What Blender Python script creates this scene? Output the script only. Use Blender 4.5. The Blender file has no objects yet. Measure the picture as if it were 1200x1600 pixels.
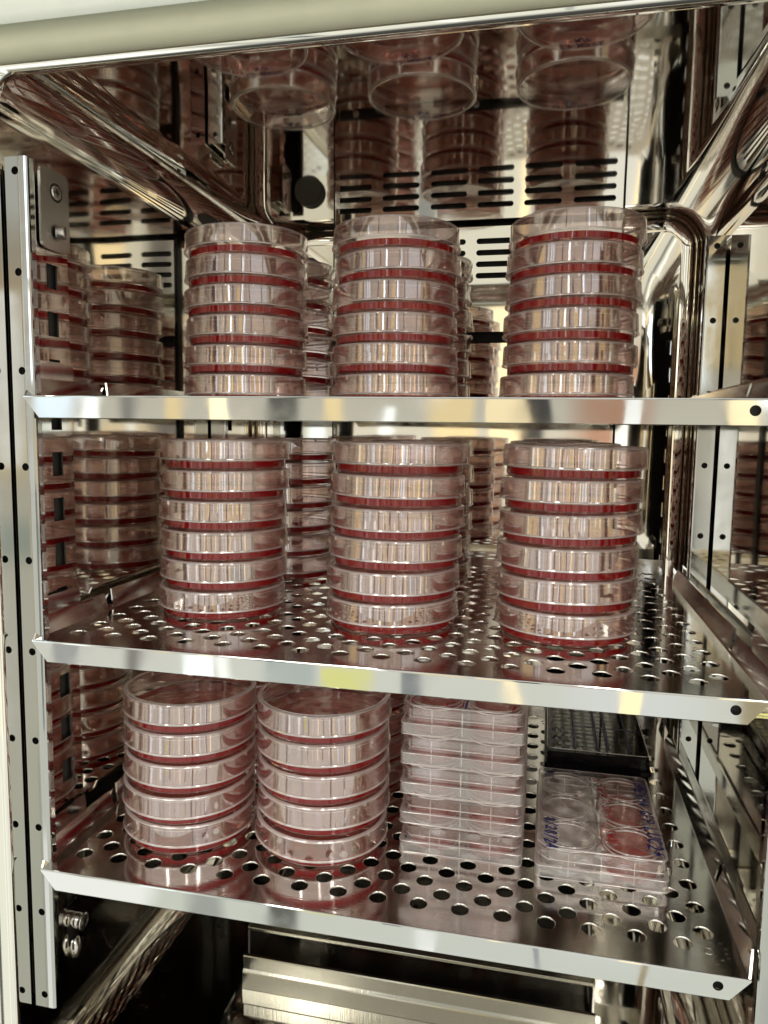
import bpy, bmesh, math, random
from math import sin, cos, pi, radians, sqrt, atan2
from mathutils import Vector, Matrix
random.seed(7)
sc = bpy.context.scene
col = sc.collection
S = 0.001                       # everything below is written in millimetres

# ------------------------------------------------------------------ camera
cd = bpy.data.cameras.new('camera')
cam = bpy.data.objects.new('camera', cd); col.objects.link(cam)
cd.sensor_fit = 'HORIZONTAL'; cd.sensor_width = 36.0; cd.lens = 34.94
cd.shift_x = 0.0012; cd.shift_y = -0.0057
cd.clip_start = 0.01; cd.clip_end = 100
AX = Vector((0.97663, 0.21448, 0.01361)); AY = Vector((-0.03557, 0.09887, 0.99446)); AZ = Vector((0.21194, -0.97171, 0.10419))
M = Matrix((AX, AY, AZ)).transposed().to_4x4()
M.translation = Vector((299.1, -383.3, 275.0)) * S
cam.matrix_world = M
sc.camera = cam

# ------------------------------------------------------------------ world: the room in front of the cabinet
wd = bpy.data.worlds.new("World"); sc.world = wd; wd.use_nodes = True
wn, wl = wd.node_tree.nodes, wd.node_tree.links
wn.clear()
def wmath(op, a, b=None, c=None, clamp=False):
    n = wn.new('ShaderNodeMath'); n.operation = op; n.use_clamp = clamp
    for i, v in enumerate((a, b, c)):
        if v is None: continue
        if isinstance(v, (int, float)): n.inputs[i].default_value = v
        else: wl.new(v, n.inputs[i])
    return n.outputs[0]
tc = wn.new('ShaderNodeTexCoord'); sp = wn.new('ShaderNodeSeparateXYZ'); wl.new(tc.outputs['Generated'], sp.inputs[0])
AZM = wmath('ARCTAN2', sp.outputs[0], wmath('MULTIPLY', sp.outputs[1], -1))   # 0 straight out of the door, + to the right
ELV = wmath('ARCSINE', sp.outputs[2])
rmp = wn.new('ShaderNodeValToRGB'); wl.new(wmath('MULTIPLY_ADD', ELV, 1/pi, 0.5), rmp.inputs[0])
cr = rmp.color_ramp
stops = [(0.0, (0.03, 0.03, 0.03)), (0.20, (0.07, 0.07, 0.065)), (0.285, (0.75, 0.76, 0.69)), (0.32, (0.74, 0.76, 0.66)), (0.40, (0.80, 0.80, 0.71)),
         (0.47, (0.75, 0.72, 0.62)), (0.52, (0.62, 0.57, 0.46)), (0.64, (0.50, 0.46, 0.39)), (0.74, (0.80, 0.78, 0.72)), (1.0, (0.95, 0.93, 0.86))]
cr.elements[0].position = 0; cr.elements[1].position = 1
cr.elements[0].color = (*stops[0][1], 1); cr.elements[1].color = (*stops[-1][1], 1)
for p_, c_ in stops[1:-1]:
    e = cr.elements.new(p_); e.color = (*c_, 1)
cur = rmp.outputs[0]
def wpatch(a0, a1, e0, e1, colr, k=1.0, soft=0.5):
    """a rectangle of the room seen from the door: azimuth and elevation limits in degrees"""
    global cur
    s = radians(soft)
    def edge(v, lo, hi):
        a = wmath('MULTIPLY', wmath('SUBTRACT', v, radians(lo)), 1/s, clamp=True)
        b = wmath('MULTIPLY', wmath('SUBTRACT', radians(hi), v), 1/s, clamp=True)
        return wmath('MULTIPLY', a, b)
    m = wmath('MULTIPLY', edge(AZM, a0, a1), edge(ELV, e0, e1))
    mx = wn.new('ShaderNodeMix'); mx.data_type = 'RGBA'
    wl.new(m, mx.inputs[0]); wl.new(cur, mx.inputs[6]); mx.inputs[7].default_value = (colr[0]*k, colr[1]*k, colr[2]*k, 1)
    cur = mx.outputs[2]
GOLD = (0.84, 0.66, 0.36); WIN = (0.80, 0.90, 0.97)
wpatch(-180, -75, -20, 30, (0.50, 0.48, 0.44))
wpatch(-70, -52, -6, 24, GOLD)
wpatch(-50, -47, -30, 34, (0.16, 0.15, 0.14))
wpatch(-46, -44, -8, 34, WIN, 1.4, .6)
wpatch(-41, -38.5, 1, 26, WIN, 1.6, .8)     # window panes between their bars
wpatch(-37.5, -34.5, -7, 18, WIN, 1.4, .8)
wpatch(-32, -30.5, -18, 28, (0.3, 0.28, 0.25), 1, .6)
wpatch(-29, -27, -8, 14, GOLD, 1.2, .6)
wpatch(-25, -23.5, -20, 14, (0.9, 0.9, 0.85), 1.5, .6)
wpatch(-21.5, -19, -40, 20, (0.10, 0.10, 0.09))
wpatch(-17, -15, -8, 14, GOLD, 1.3, .6)
wpatch(-13, -11.5, -14, 2, (0.9, 0.9, 0.85), 1.6, .5)
wpatch(-14.5, -9.6, 4, 16, GOLD, 1.0, .8)
wpatch(-12.6, -12, 4, 16, (0.15, 0.13, 0.1), 1.0, .4)
wpatch(-9, -5, -8, 12, GOLD, 1.2, .8)
wpatch(-3, 0, -14, 16, (0.08, 0.075, 0.07))
wpatch(1, 8, -3, 6, (0.50, 0.28, 0.18), 1.0, 2.5)        # face and hands of the photographer
wpatch(1, 13, -36, -5, (0.85, 0.86, 0.82), 1.0, 3)      # pale coat
wpatch(12, 14, -10, 20, (0.2, 0.19, 0.17), 1, .8)
wpatch(16, 18.5, -4, 22, WIN, 1.5, .8)
wpatch(19.5, 21, -12, 8, WIN, 1.4, .8)
wpatch(5, 13, 4, 16, GOLD, 1.1, 1.5)
wpatch(25, 62, 12, 30, (0.72, 0.74, 0.72), 1, 2)
wpatch(25, 62, 5.5, 11, (0.66, 0.52, 0.36), 1, 1.5)
wpatch(25, 62, 1.5, 5, (0.70, 0.70, 0.66), 1, 1)
wpatch(25, 62, -4.5, 0.5, (0.82, 0.66, 0.38), 1, 1.5)
wpatch(25, 62, -10, -6, (0.50, 0.56, 0.50), 1, 1.5)
wpatch(27, 30, -40, 30, (0.16, 0.15, 0.14), 1, 1)
wpatch(50, 53, -40, 30, (0.16, 0.15, 0.14), 1, 1)
def wstripes(stripes, e0, e1):
    """thin upright stripes (azimuth, width, colour, factor) between two elevations, as one ramp"""
    global cur
    r = wn.new('ShaderNodeValToRGB'); r.color_ramp.interpolation = 'CONSTANT'
    wl.new(wmath('MULTIPLY_ADD', AZM, 1/radians(160), 0.5), r.inputs[0])
    cols = r.color_ramp; cols.elements[0].position = 0; cols.elements[0].color = (0, 0, 0, 0); cols.elements.remove(cols.elements[1])
    for a_, w_, c_, k_ in stripes:
        e = cols.elements.new(a_/160 + 0.5); e.color = (c_[0]*k_, c_[1]*k_, c_[2]*k_, 1)
        e = cols.elements.new((a_ + w_)/160 + 0.5); e.color = (0, 0, 0, 0)
    m = wmath('MULTIPLY', r.outputs[1], wmath('MULTIPLY', wmath('GREATER_THAN', ELV, radians(e0)), wmath('LESS_THAN', ELV, radians(e1))))
    mx = wn.new('ShaderNodeMix'); mx.data_type = 'RGBA'
    wl.new(m, mx.inputs[0]); wl.new(cur, mx.inputs[6]); wl.new(r.outputs[0], mx.inputs[7]); cur = mx.outputs[2]
rs = random.Random(3); TONE = ((0.9, 0.9, 0.86), (0.88, 0.72, 0.44), (0.82, 0.86, 0.86))  # invented bright and dim stripes, added to put streaks in the lid reflections
for e0, e1 in ((-21, -4), (-3, 9), (-40, -23)):
    a_ = -72.0 + rs.uniform(0, 4); L = []
    while a_ < 72 and len(L) < 15:
        w_ = rs.uniform(0.6, 2.2)
        if not -19 < a_ < -11: L.append((a_, w_, rs.choice(TONE), rs.choice((0.35, 0.5, 1.4, 1.8, 2.2)) if e0 > -30 else rs.choice((0.5, 0.6, 1.2))))
        a_ += w_ + rs.uniform(5.0, 9.0)
    wstripes(L, e0, e1)
wpatch(-28, -24, -50, -24, (0.45, 0.46, 0.42), 1.0, 1)
wpatch(-48, -30, -46, -27, (1.0, 1.0, 0.94), 1.1, 1)
wpatch(-22, -17, -30, -14, (0.55, 0.60, 0.56), 1, 1)
wpatch(-17.0, -13.4, -20.2, -18.0, (0.90, 0.88, 0.34), 1.0, 0.2)
wpatch(-180, 180, 38, 41, (0.2, 0.2, 0.18), 1, 1)
for a0 in (-62, -36, 22, 48):
    wpatch(a0, a0 + 13, 44, 58, (1.0, 0.98, 0.90), 5.5, 1)   # ceiling lights
wpatch(70, 110, -10, 30, (0.42, 0.38, 0.30), 1, 4)
wpatch(-10.5, -7.6, 3, 9, WIN, 3.4, .2)      # bright window beyond the bench, split by its bars
wpatch(-10.5, -7.6, 9.8, 18, WIN, 3.4, .2)
wpatch(14.5, 16, 2, 17, WIN, 3.0, .2)
bg = wn.new('ShaderNodeBackground'); wl.new(cur, bg.inputs[0]); bg.inputs[1].default_value = 1.08
wo = wn.new('ShaderNodeOutputWorld'); wl.new(bg.outputs[0], wo.inputs[0])

def area(name, loc, target, sx, sy, power, color):
    l = bpy.data.lights.new(name, 'AREA'); l.shape = 'RECTANGLE'; l.size = sx; l.size_y = sy; l.energy = power; l.color = color
    o = bpy.data.objects.new(name, l); col.objects.link(o); o.location = loc
    o.rotation_euler = (Vector(target) - Vector(loc)).to_track_quat('-Z', 'Y').to_euler()
area('ceiling_light', (-0.35, -1.35, 1.75), (0.2, 0.2, 0.1), 0.10, 1.3, 5, (1, 0.96, 0.88))
area('ceiling_light', (0.50, -1.25, 1.75), (0.2, 0.2, 0.1), 0.08, 1.3, 5, (1, 0.96, 0.88))
area('ceiling_light', (1.20, -1.35, 1.75), (0.2, 0.2, 0.1), 0.14, 1.3, 5, (1, 0.96, 0.88))

sc.view_settings.view_transform = 'Standard'; sc.view_settings.look = 'None'
sc.view_settings.exposure = 0.36; sc.view_settings.gamma = 1.0
sc.render.engine = 'CYCLES'
cy = sc.cycles
cy.max_bounces = 28; cy.glossy_bounces = 14; cy.diffuse_bounces = 3; cy.transmission_bounces = 12
cy.transparent_max_bounces = 64; cy.volume_bounces = 0
cy.caustics_reflective = True; cy.caustics_refractive = True; cy.blur_glossy = 0.6
cy.sample_clamp_indirect = 5.0; cy.sample_clamp_direct = 0
cy.use_adaptive_sampling = True; cy.adaptive_threshold = 0.025
cy.use_denoising = True; cy.denoiser = 'OPENIMAGEDENOISE'

# ------------------------------------------------------------------ mesh helpers
class MB:
    def __init__(s): s.v = []; s.f = []; s.m = []; s.sm = []
    def add(s, vs, fs, mi=0, smooth=False):
        o = len(s.v); s.v += [tuple(p) for p in vs]
        for f in fs: s.f.append([i + o for i in f]); s.m.append(mi); s.sm.append(smooth)
    def box(s, x0, x1, y0, y1, z0, z1, mi=0, bev=0):
        if bev > 0:
            bm = bmesh.new(); bmesh.ops.create_cube(bm, size=1)
            for v in bm.verts: v.co = Vector(((x0+x1)/2 + v.co.x*(x1-x0), (y0+y1)/2 + v.co.y*(y1-y0), (z0+z1)/2 + v.co.z*(z1-z0)))
            bmesh.ops.bevel(bm, geom=bm.edges[:], offset=bev, segments=2, profile=0.5, affect='EDGES')
            s.add([v.co[:] for v in bm.verts], [[v.index for v in f.verts] for f in bm.faces], mi); bm.free(); return
        vs = [(x, y, z) for z in (z0, z1) for y in (y0, y1) for x in (x0, x1)]
        s.add(vs, [(0,2,3,1),(4,5,7,6),(0,1,5,4),(2,6,7,3),(0,4,6,2),(1,3,7,5)], mi)
    def lathe(s, prof, n=56, mi=0, cx=0, cy=0, smooth=True, closed=True, arc=None):
        """prof: list of (r, z[, mi]) round the z axis; closed joins last to first"""
        pp = []          # support loops close to the ends of long straight runs keep them flat under smooth shading
        for i, p in enumerate(prof):
            pp.append(p)
            if i == len(prof)-1 and not closed: break
            q = prof[(i+1) % len(prof)]; L = sqrt((q[0]-p[0])**2 + (q[1]-p[1])**2)
            if smooth and L > 2.5:
                for f in (0.25/L, 1-0.25/L): pp.append((p[0]+(q[0]-p[0])*f, p[1]+(q[1]-p[1])*f) + tuple(p[2:]))
        prof = pp
        vs = []; k = len(prof)
        for j in range(n):
            t = 2*pi*j/n
            for p in prof: vs.append((cx + p[0]*cos(t), cy + p[0]*sin(t), p[1]))
        o = len(s.v); s.v += vs
        rng = k if closed else k - 1
        for j in range(n):
            j2 = (j+1) % n
            for i in range(rng):
                i2 = (i+1) % k
                s.f.append([o+j*k+i, o+j2*k+i, o+j2*k+i2, o+j*k+i2]); s.m.append(prof[i][2] if len(prof[i]) > 2 else mi); s.sm.append(smooth)
    def disc(s, r, z, n=56, mi=0, cx=0, cy=0, up=True):
        vs = [(cx + r*cos(2*pi*j/n), cy + r*sin(2*pi*j/n), z) for j in range(n)]
        f = list(range(n)); s.add(vs, [f if up else f[::-1]], mi)
    def tube(s, pts, rad, n=8, mi=0, caps=True, up=(0,0,1)):
        rings = []
        P = [Vector(p) for p in pts]; rr = rad if isinstance(rad, (list, tuple)) else [rad]*len(P)
        vs = []
        for i, p in enumerate(P):
            d = (P[min(i+1, len(P)-1)] - P[max(i-1, 0)]).normalized()
            u = Vector(up); 
            if abs(d.dot(u)) > 0.95: u = Vector((1,0,0))
            a = d.cross(u).normalized(); b = a.cross(d)
            for k in range(n):
                t = 2*pi*k/n; vs.append(tuple(p + (a*cos(t) + b*sin(t))*rr[i]))
        fs = [(i*n+k, i*n+(k+1)%n, (i+1)*n+(k+1)%n, (i+1)*n+k) for i in range(len(P)-1) for k in range(n)]
        if caps: fs += [list(range(n))[::-1], [(len(P)-1)*n+k for k in range(n)]]
        s.add(vs, fs, mi, True)
    def extrude(s, poly, axis, a0, a1, mi=0):
        """2-D polygon extruded along an axis ('x': poly is (y,z); 'y': (x,z); 'z': (x,y))"""
        def mk(p, a): return {'x': (a, p[0], p[1]), 'y': (p[0], a, p[1]), 'z': (p[0], p[1], a)}[axis]
        n = len(poly); vs = [mk(p, a0) for p in poly] + [mk(p, a1) for p in poly]
        s.add(vs, [list(range(n))[::-1], list(range(n, 2*n))] + [(i, (i+1)%n, n+(i+1)%n, n+i) for i in range(n)], mi)
    def mesh(s, name, mats):
        me = bpy.data.meshes.new(name)
        me.from_pydata([(x*S, y*S, z*S) for x, y, z in s.v], [], s.f)
        for m_ in (mats if isinstance(mats, (list, tuple)) else [mats]): me.materials.append(m_)
        me.polygons.foreach_set('material_index', s.m); me.polygons.foreach_set('use_smooth', s.sm)
        me.update(); return me
    def obj(s, name, mats, parent=None, **kw):
        return link(name, s.mesh(name, mats), parent, **kw)
def fan(N):
    """faces between a ring of N points (first at 45 degrees) and four corners N..N+3 (first at 45 degrees)"""
    q = N//4; F = []
    for k in range(4):
        c0, c1 = N+k, N+(k+1) % 4; mid = k*q + q//2
        for t in range(k*q, mid): F.append((c0, t, t+1))
        F.append((c0, mid, c1))
        for t in range(mid, (k+1)*q): F.append((c1, t, (t+1) % N))
    return F
def link(name, data, parent=None, label=None, cat=None, group=None, kind=None, loc=None):
    o = bpy.data.objects.new(name, data); col.objects.link(o)
    if parent: o.parent = parent
    if loc: o.location = Vector(loc)*S
    tag(o, label, cat, group, kind); return o
def tag(o, label=None, cat=None, group=None, kind=None):
    for k, v in (('label', label), ('category', cat), ('group', group), ('kind', kind)):
        if v: o[k] = v
def fixn(o):
    bm = bmesh.new(); bm.from_mesh(o.data); bmesh.ops.recalc_face_normals(bm, faces=bm.faces); bm.to_mesh(o.data); bm.free()

# ------------------------------------------------------------------ materials
def mat(name):
    m = bpy.data.materials.new(name); m.use_nodes = True; return m, m.node_tree.nodes, m.node_tree.links
def noise(n, l, scale, detail=2, vec=None, stretch=None):
    t = n.new('ShaderNodeTexNoise'); t.inputs['Scale'].default_value = scale; t.inputs['Detail'].default_value = detail
    co = n.new('ShaderNodeTexCoord'); src = co.outputs['Object']
    if stretch:
        mp = n.new('ShaderNodeMapping'); mp.inputs['Scale'].default_value = stretch; l.new(src, mp.inputs[0]); src = mp.outputs[0]
    l.new(src, t.inputs['Vector']); return t
def steel(name, base=(0.63, 0.60, 0.555), rough=0.04, bump=0.0, bscale=12, brush=None, rvar=0.03):
    m, n, l = mat(name); p = n['Principled BSDF']
    p.inputs['Base Color'].default_value = (*base, 1); p.inputs['Metallic'].default_value = 1; p.inputs['Roughness'].default_value = rough
    sm = noise(n, l, 35, 5)
    mr = n.new('ShaderNodeMapRange'); mr.inputs['From Min'].default_value = 0.45; mr.inputs['From Max'].default_value = 0.75
    mr.inputs['To Min'].default_value = rough; mr.inputs['To Max'].default_value = rough + rvar
    l.new(sm.outputs[0], mr.inputs[0]); l.new(mr.outputs[0], p.inputs['Roughness'])
    h = None
    if bump > 0:
        t = noise(n, l, bscale, 1); b = n.new('ShaderNodeBump'); b.inputs['Strength'].default_value = 1; b.inputs['Distance'].default_value = bump
        l.new(t.outputs[0], b.inputs['Height']); h = b
    if brush:
        t = noise(n, l, 1, 3, stretch=brush); b = n.new('ShaderNodeBump'); b.inputs['Strength'].default_value = 0.5; b.inputs['Distance'].default_value = 0.00006
        l.new(t.outputs[0], b.inputs['Height'])
        if h: l.new(h.outputs[0], b.inputs['Normal'])
        h = b
    if h: l.new(h.outputs[0], p.inputs['Normal'])
    return m
M_WALL = steel('polished_chamber_steel', base=(0.79, 0.765, 0.705), rough=0.035, bump=0.0005, bscale=7)
M_WALLR = steel('deep_drawn_steel', base=(0.72, 0.68, 0.62), rough=0.03, bump=0.003, bscale=9)
M_SHELF = steel('perforated_shelf_steel', base=(0.76, 0.745, 0.71), rough=0.075, bump=0.0002, bscale=9, rvar=0.09, brush=(25, 900, 25))
M_RAIL = steel('folded_rail_steel', base=(0.55, 0.56, 0.545), rough=0.03, bump=0.0004, bscale=16, rvar=0.06)
M_POST = steel('post_steel', base=(0.44, 0.445, 0.43), rough=0.04, bump=0.0002, bscale=10, rvar=0.08)
M_SATIN = steel('satin_bracket_steel', base=(0.55, 0.54, 0.51), rough=0.22, brush=(40, 40, 900))
M_BRUSH = steel('brushed_tray_steel', base=(0.33, 0.325, 0.275), rough=0.16, brush=(1500, 30, 30), rvar=0.04)
M_DIM = steel('shade_darkened_steel', base=(0.05, 0.048, 0.042), rough=0.10)  # steel darkened to paint in the shade below the lowest shelf
M_SCREW = steel('screw_steel', base=(0.62, 0.60, 0.57), rough=0.2)
def plain(name, c, rough=0.5, spec=0.5):
    m, n, l = mat(name); p = n['Principled BSDF']; p.inputs['Base Color'].default_value = (*c, 1); p.inputs['Roughness'].default_value = rough; p.inputs['Specular IOR Level'].default_value = spec
    t = noise(n, l, 60, 4); mx = n.new('ShaderNodeMix'); mx.data_type = 'RGBA'; mx.inputs[6].default_value = (*[v*0.92 for v in c], 1); mx.inputs[7].default_value = (*[min(1, v*1.05) for v in c], 1)
    l.new(t.outputs[0], mx.inputs[0]); l.new(mx.outputs[2], p.inputs['Base Color']); return m
M_CREAM = plain('cream_rubber_seal', (0.66, 0.66, 0.50), 0.42)
M_WHITE = plain('pale_cabinet_enamel', (0.72, 0.76, 0.70), 0.35)
M_DARK = plain('dark_gap_shade', (0.012, 0.011, 0.010), 0.6)  # near-black for gaps and recesses, their shade put into the colour
M_PORT = plain('grey_rubber_port_cap', (0.10, 0.095, 0.08), 0.6)
M_BLACKP = plain('black_plate_plastic', (0.004, 0.004, 0.005), 0.12, 0.12)
M_INKB = plain('blue_marker_ink', (0.02, 0.02, 0.16), 0.5)
M_INKK = plain('black_marker_ink', (0.02, 0.016, 0.022), 0.5)
M_INKR = plain('red_marker_ink', (0.36, 0.015, 0.02), 0.5)
M_PAPER = plain('barcode_label_paper', (0.62, 0.62, 0.58), 0.5)

def clear(name, tint=(0.985, 0.97, 0.965), f0=0.045, power=4.2, haze=0.02, hazec=(0.9, 0.85, 0.85), rough=0.03, edge=0.9, bump=0.0, edgetint=None):
    """thin transparent plastic: see-through, with a Fresnel sheen and a diffuse haze for milkiness and painted glow"""
    m, n, l = mat(name); n.clear()
    out = n.new('ShaderNodeOutputMaterial')
    lw = n.new('ShaderNodeLayerWeight'); lw.inputs['Blend'].default_value = 0.5
    pw = n.new('ShaderNodeMath'); pw.operation = 'POWER'; l.new(lw.outputs['Facing'], pw.inputs[0]); pw.inputs[1].default_value = power
    ma = n.new('ShaderNodeMath'); ma.operation = 'MULTIPLY_ADD'; l.new(pw.outputs[0], ma.inputs[0]); ma.inputs[1].default_value = edge; ma.inputs[2].default_value = f0; ma.use_clamp = True
    tr = n.new('ShaderNodeBsdfTransparent')
    cm = n.new('ShaderNodeMix'); cm.data_type = 'RGBA'; cm.inputs[6].default_value = (*tint, 1); cm.inputs[7].default_value = (*(edgetint or [v*0.72 for v in tint]), 1)
    l.new(pw.outputs[0], cm.inputs[0]); l.new(cm.outputs[2], tr.inputs[0])
    gl = n.new('ShaderNodeBsdfGlossy'); gl.inputs['Roughness'].default_value = rough; gl.inputs['Color'].default_value = (1, 0.98, 0.97, 1)
    df = n.new('ShaderNodeBsdfDiffuse'); df.inputs[0].default_value = (*hazec, 1)
    tl = n.new('ShaderNodeBsdfTranslucent'); tl.inputs[0].default_value = (*hazec, 1)
    dm = n.new('ShaderNodeMixShader'); dm.inputs[0].default_value = 0.5; l.new(df.outputs[0], dm.inputs[1]); l.new(tl.outputs[0], dm.inputs[2])
    m1 = n.new('ShaderNodeMixShader'); m1.inputs[0].default_value = haze; l.new(tr.outputs[0], m1.inputs[1]); l.new(dm.outputs[0], m1.inputs[2])
    m2 = n.new('ShaderNodeMixShader'); l.new(ma.outputs[0], m2.inputs[0]); l.new(m1.outputs[0], m2.inputs[1]); l.new(gl.outputs[0], m2.inputs[2])
    if bump:
        t = noise(n, l, 30, 2); b = n.new('ShaderNodeBump'); b.inputs['Distance'].default_value = bump
        l.new(t.outputs[0], b.inputs['Height']); l.new(b.outputs[0], gl.inputs['Normal'])
    l.new(m2.outputs[0], out.inputs[0]); return m
M_CLEAR = clear('clear_polystyrene', tint=(0.99, 0.96, 0.95), haze=0.065, hazec=(0.99, 0.62, 0.56), f0=0.20, bump=0.00034)  # pink haze paints the red medium's glow into the lids
M_FLAT = clear('clear_polystyrene_flat', haze=0.015, hazec=(0.97, 0.84, 0.83), f0=0.05, bump=0.0002)
M_BASEW = clear('clear_dish_wall', tint=(0.99, 0.965, 0.96), haze=0.004, f0=0.022, edge=0.6, bump=0.0002)
M_WELLRIM = clear('highlit_well_edge', tint=(0.9, 0.88, 0.88), f0=0.35, haze=0.75, hazec=(0.95, 0.93, 0.93), rough=0.1)  # whitened to imitate bright outlines on the clear well rims
M_PLATE = clear('clear_plate_polystyrene', haze=0.03, f0=0.12, bump=0.0002)
M_RIM = clear('highlit_plastic_edge', tint=(0.86, 0.82, 0.82), f0=0.30, haze=0.42, hazec=(0.97, 0.90, 0.89), rough=0.08)  # whitish haze paints bright glints along clear moulded edges
M_FROST = clear('milky_plate_skirt', tint=(0.94, 0.93, 0.93), f0=0.14, haze=0.26, hazec=(0.95, 0.94, 0.94), rough=0.12)
M_MEDTOP = clear('culture_medium_surface', tint=(0.93, 0.62, 0.55), f0=0.07, haze=0.22, hazec=(0.95, 0.42, 0.34), rough=0.01)
M_WELLMED = clear('well_medium_surface', tint=(0.92, 0.50, 0.46), f0=0.07, haze=0.16, hazec=(0.9, 0.25, 0.2), rough=0.01)
M_YELMED = clear('pale_yellow_well_medium', tint=(0.5, 0.45, 0.3), f0=0.04, haze=0.12, hazec=(0.30, 0.26, 0.14), rough=0.02)
M_DARKLID = clear('clear_lid_over_black', tint=(0.9, 0.9, 0.88), f0=0.008, haze=0.004, power=8)
def medium_side(name, c, tint, solid):
    m, n, l = mat(name); n.clear(); out = n.new('ShaderNodeOutputMaterial')
    p = n.new('ShaderNodeBsdfPrincipled'); p.inputs['Base Color'].default_value = (*c, 1); p.inputs['Roughness'].default_value = 0.05
    p.inputs['Specular IOR Level'].default_value = 0.12
    tr = n.new('ShaderNodeBsdfTransparent'); tr.inputs[0].default_value = (*tint, 1)
    mx = n.new('ShaderNodeMixShader'); mx.inputs[0].default_value = solid; l.new(tr.outputs[0], mx.inputs[1]); l.new(p.outputs[0], mx.inputs[2]); l.new(mx.outputs[0], out.inputs[0]); return m
M_MEDSIDE = medium_side('red_culture_medium', (0.25, 0.004, 0.006), (0.5, 0.02, 0.02), 0.85)
M_WELLSIDE = medium_side('pink_well_medium', (0.60, 0.06, 0.05), (0.9, 0.42, 0.36), 0.28)

# ------------------------------------------------------------------ chamber
XL, XR, ZB, ZT, YB = -11.5, 430.0, -152.0, 478.0, 385.0
YF = -12.0
def rrect(x0, x1, z0, z1, r, n=10):
    pts = []
    for cx, cz, a0 in ((x1-r, z1-r, 0), (x0+r, z1-r, 90), (x0+r, z0+r, 180), (x1-r, z0+r, 270)):
        for k in range(n+1):
            t = radians(a0 + 90*k/n); pts.append((cx + r*cos(t), cz + r*sin(t)))
    return pts
mb = MB(); R0 = 32; rb = 14; rings = []
def ring(inset, y, side=None):
    sx = inset if side is None else side
    r_ = max(R0 - inset, 14) if side is None or side >= 0 else R0 - 6
    pts = rrect(XL+sx, XR-sx, ZB+inset, ZT-inset, r_)
    return [(x, y, z) for x, z in pts]
# front lip turned down all round, straight walls, rounded back edge: (inset, y, side inset)
seq = [(6, -19, -30), (6, -16, -24)]
for k in range(1, 9):
    t = radians(90*k/8); seq.append((6 + 8.5*sin(t), -15.5 + 5*(1-cos(t)), -24*cos(t)**2))
for k in range(1, 9):
    t = radians(90*k/8); seq.append((14.5*cos(t), -10.5 + 12*sin(t), 0))
seq += [(0, 8, 0), (0, YB-rb-4, 0)]
for k in range(9):
    t = radians(90*k/8); seq.append((rb*(1-cos(t)), YB-rb+rb*sin(t), rb*(1-cos(t))))
n = len(ring(0, 0)); vs = []
for ins, y, sd in seq: vs += ring(ins, y, sd)
fs = [(i*n+j, i*n+(j+1)%n, (i+1)*n+(j+1)%n, (i+1)*n+j) for i in range(len(seq)-1) for j in range(n)]
mb.add(vs, fs, 0, True)
ins = rb
mb.add(ring(rb, YB), [list(range(n))], 0, True)
chamber = mb.obj('chamber_wall', M_WALL, kind='structure')
bm = bmesh.new(); bm.from_mesh(chamber.data); bmesh.ops.remove_doubles(bm, verts=bm.verts, dist=1e-6)
bmesh.ops.recalc_face_normals(bm, faces=bm.faces); bm.to_mesh(chamber.data); bm.free()
md = chamber.modifiers.new('weighted', 'WEIGHTED_NORMAL'); md.mode = 'FACE_AREA'; md.weight = 60; md.keep_sharp = False

# pressed ribs in the side walls and the back corners
def pressed(name, cen, hw, hh, rr, w, h, plane, flip=1, mat_=M_WALLR):
    """a shallow rounded-rectangular ridge pressed into a wall; plane 'x' or 'y'"""
    mb = MB(); path = rrect(-hw, hw, -hh, hh, rr, 12); k = 9; N = len(path); vs = []
    for i, (u, v) in enumerate(path):
        u0, v0 = path[i-1]; u1, v1 = path[(i+1) % N]; d = Vector((u1-u0, v1-v0)).normalized(); nn = Vector((d.y, -d.x))
        for j in range(k):
            s = -1 + 2*j/(k-1); off = h*(cos(s*pi)*0.5+0.5) - 0.05
            p = Vector((u, v)) + nn*s*w/2
            if plane == 'x': vs.append((cen[0] + flip*off, cen[1] + p.x, cen[2] + p.y))
            elif plane == 'y': vs.append((cen[0] + p.x, cen[1] - off, cen[2] + p.y))
            else: vs.append((cen[0] + p.x, cen[1] + p.y, cen[2] - off))
    fs = [(i*k+j, ((i+1)%N)*k+j, ((i+1)%N)*k+j+1, i*k+j+1) for i in range(N) for j in range(k-1)]
    mb.add(vs, fs, 0, True); return mb.obj(name, mat_, chamber)
pressed('pressed_rib', (XR, 190, 200), 130, 236, 46, 22, 2.2, 'x', -1)
def dimple(name, cen, ru, rv, h):
    mb = MB(); N = 40; K = 12; vs = [(cen[0], cen[1]-h, cen[2])]
    for i in range(1, K+1):
        f = i/K
        for j in range(N):
            t = 2*pi*j/N; vs.append((cen[0] + ru*f*cos(t), cen[1] - h*(0.5+0.5*cos(pi*f)) + 0.05, cen[2] + rv*f*sin(t)))
    fs = [(0, 1+j, 1+(j+1)%N) for j in range(N)] + [(1+(i-1)*N+j, 1+i*N+j, 1+i*N+(j+1)%N, 1+(i-1)*N+(j+1)%N) for i in range(1, K) for j in range(N)]
    mb.add(vs, fs, 0, True); return mb.obj(name, M_WALL, chamber)
dimple('pressed_dimple', (388, YB, 372), 26, 70, 0.5)

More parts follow.
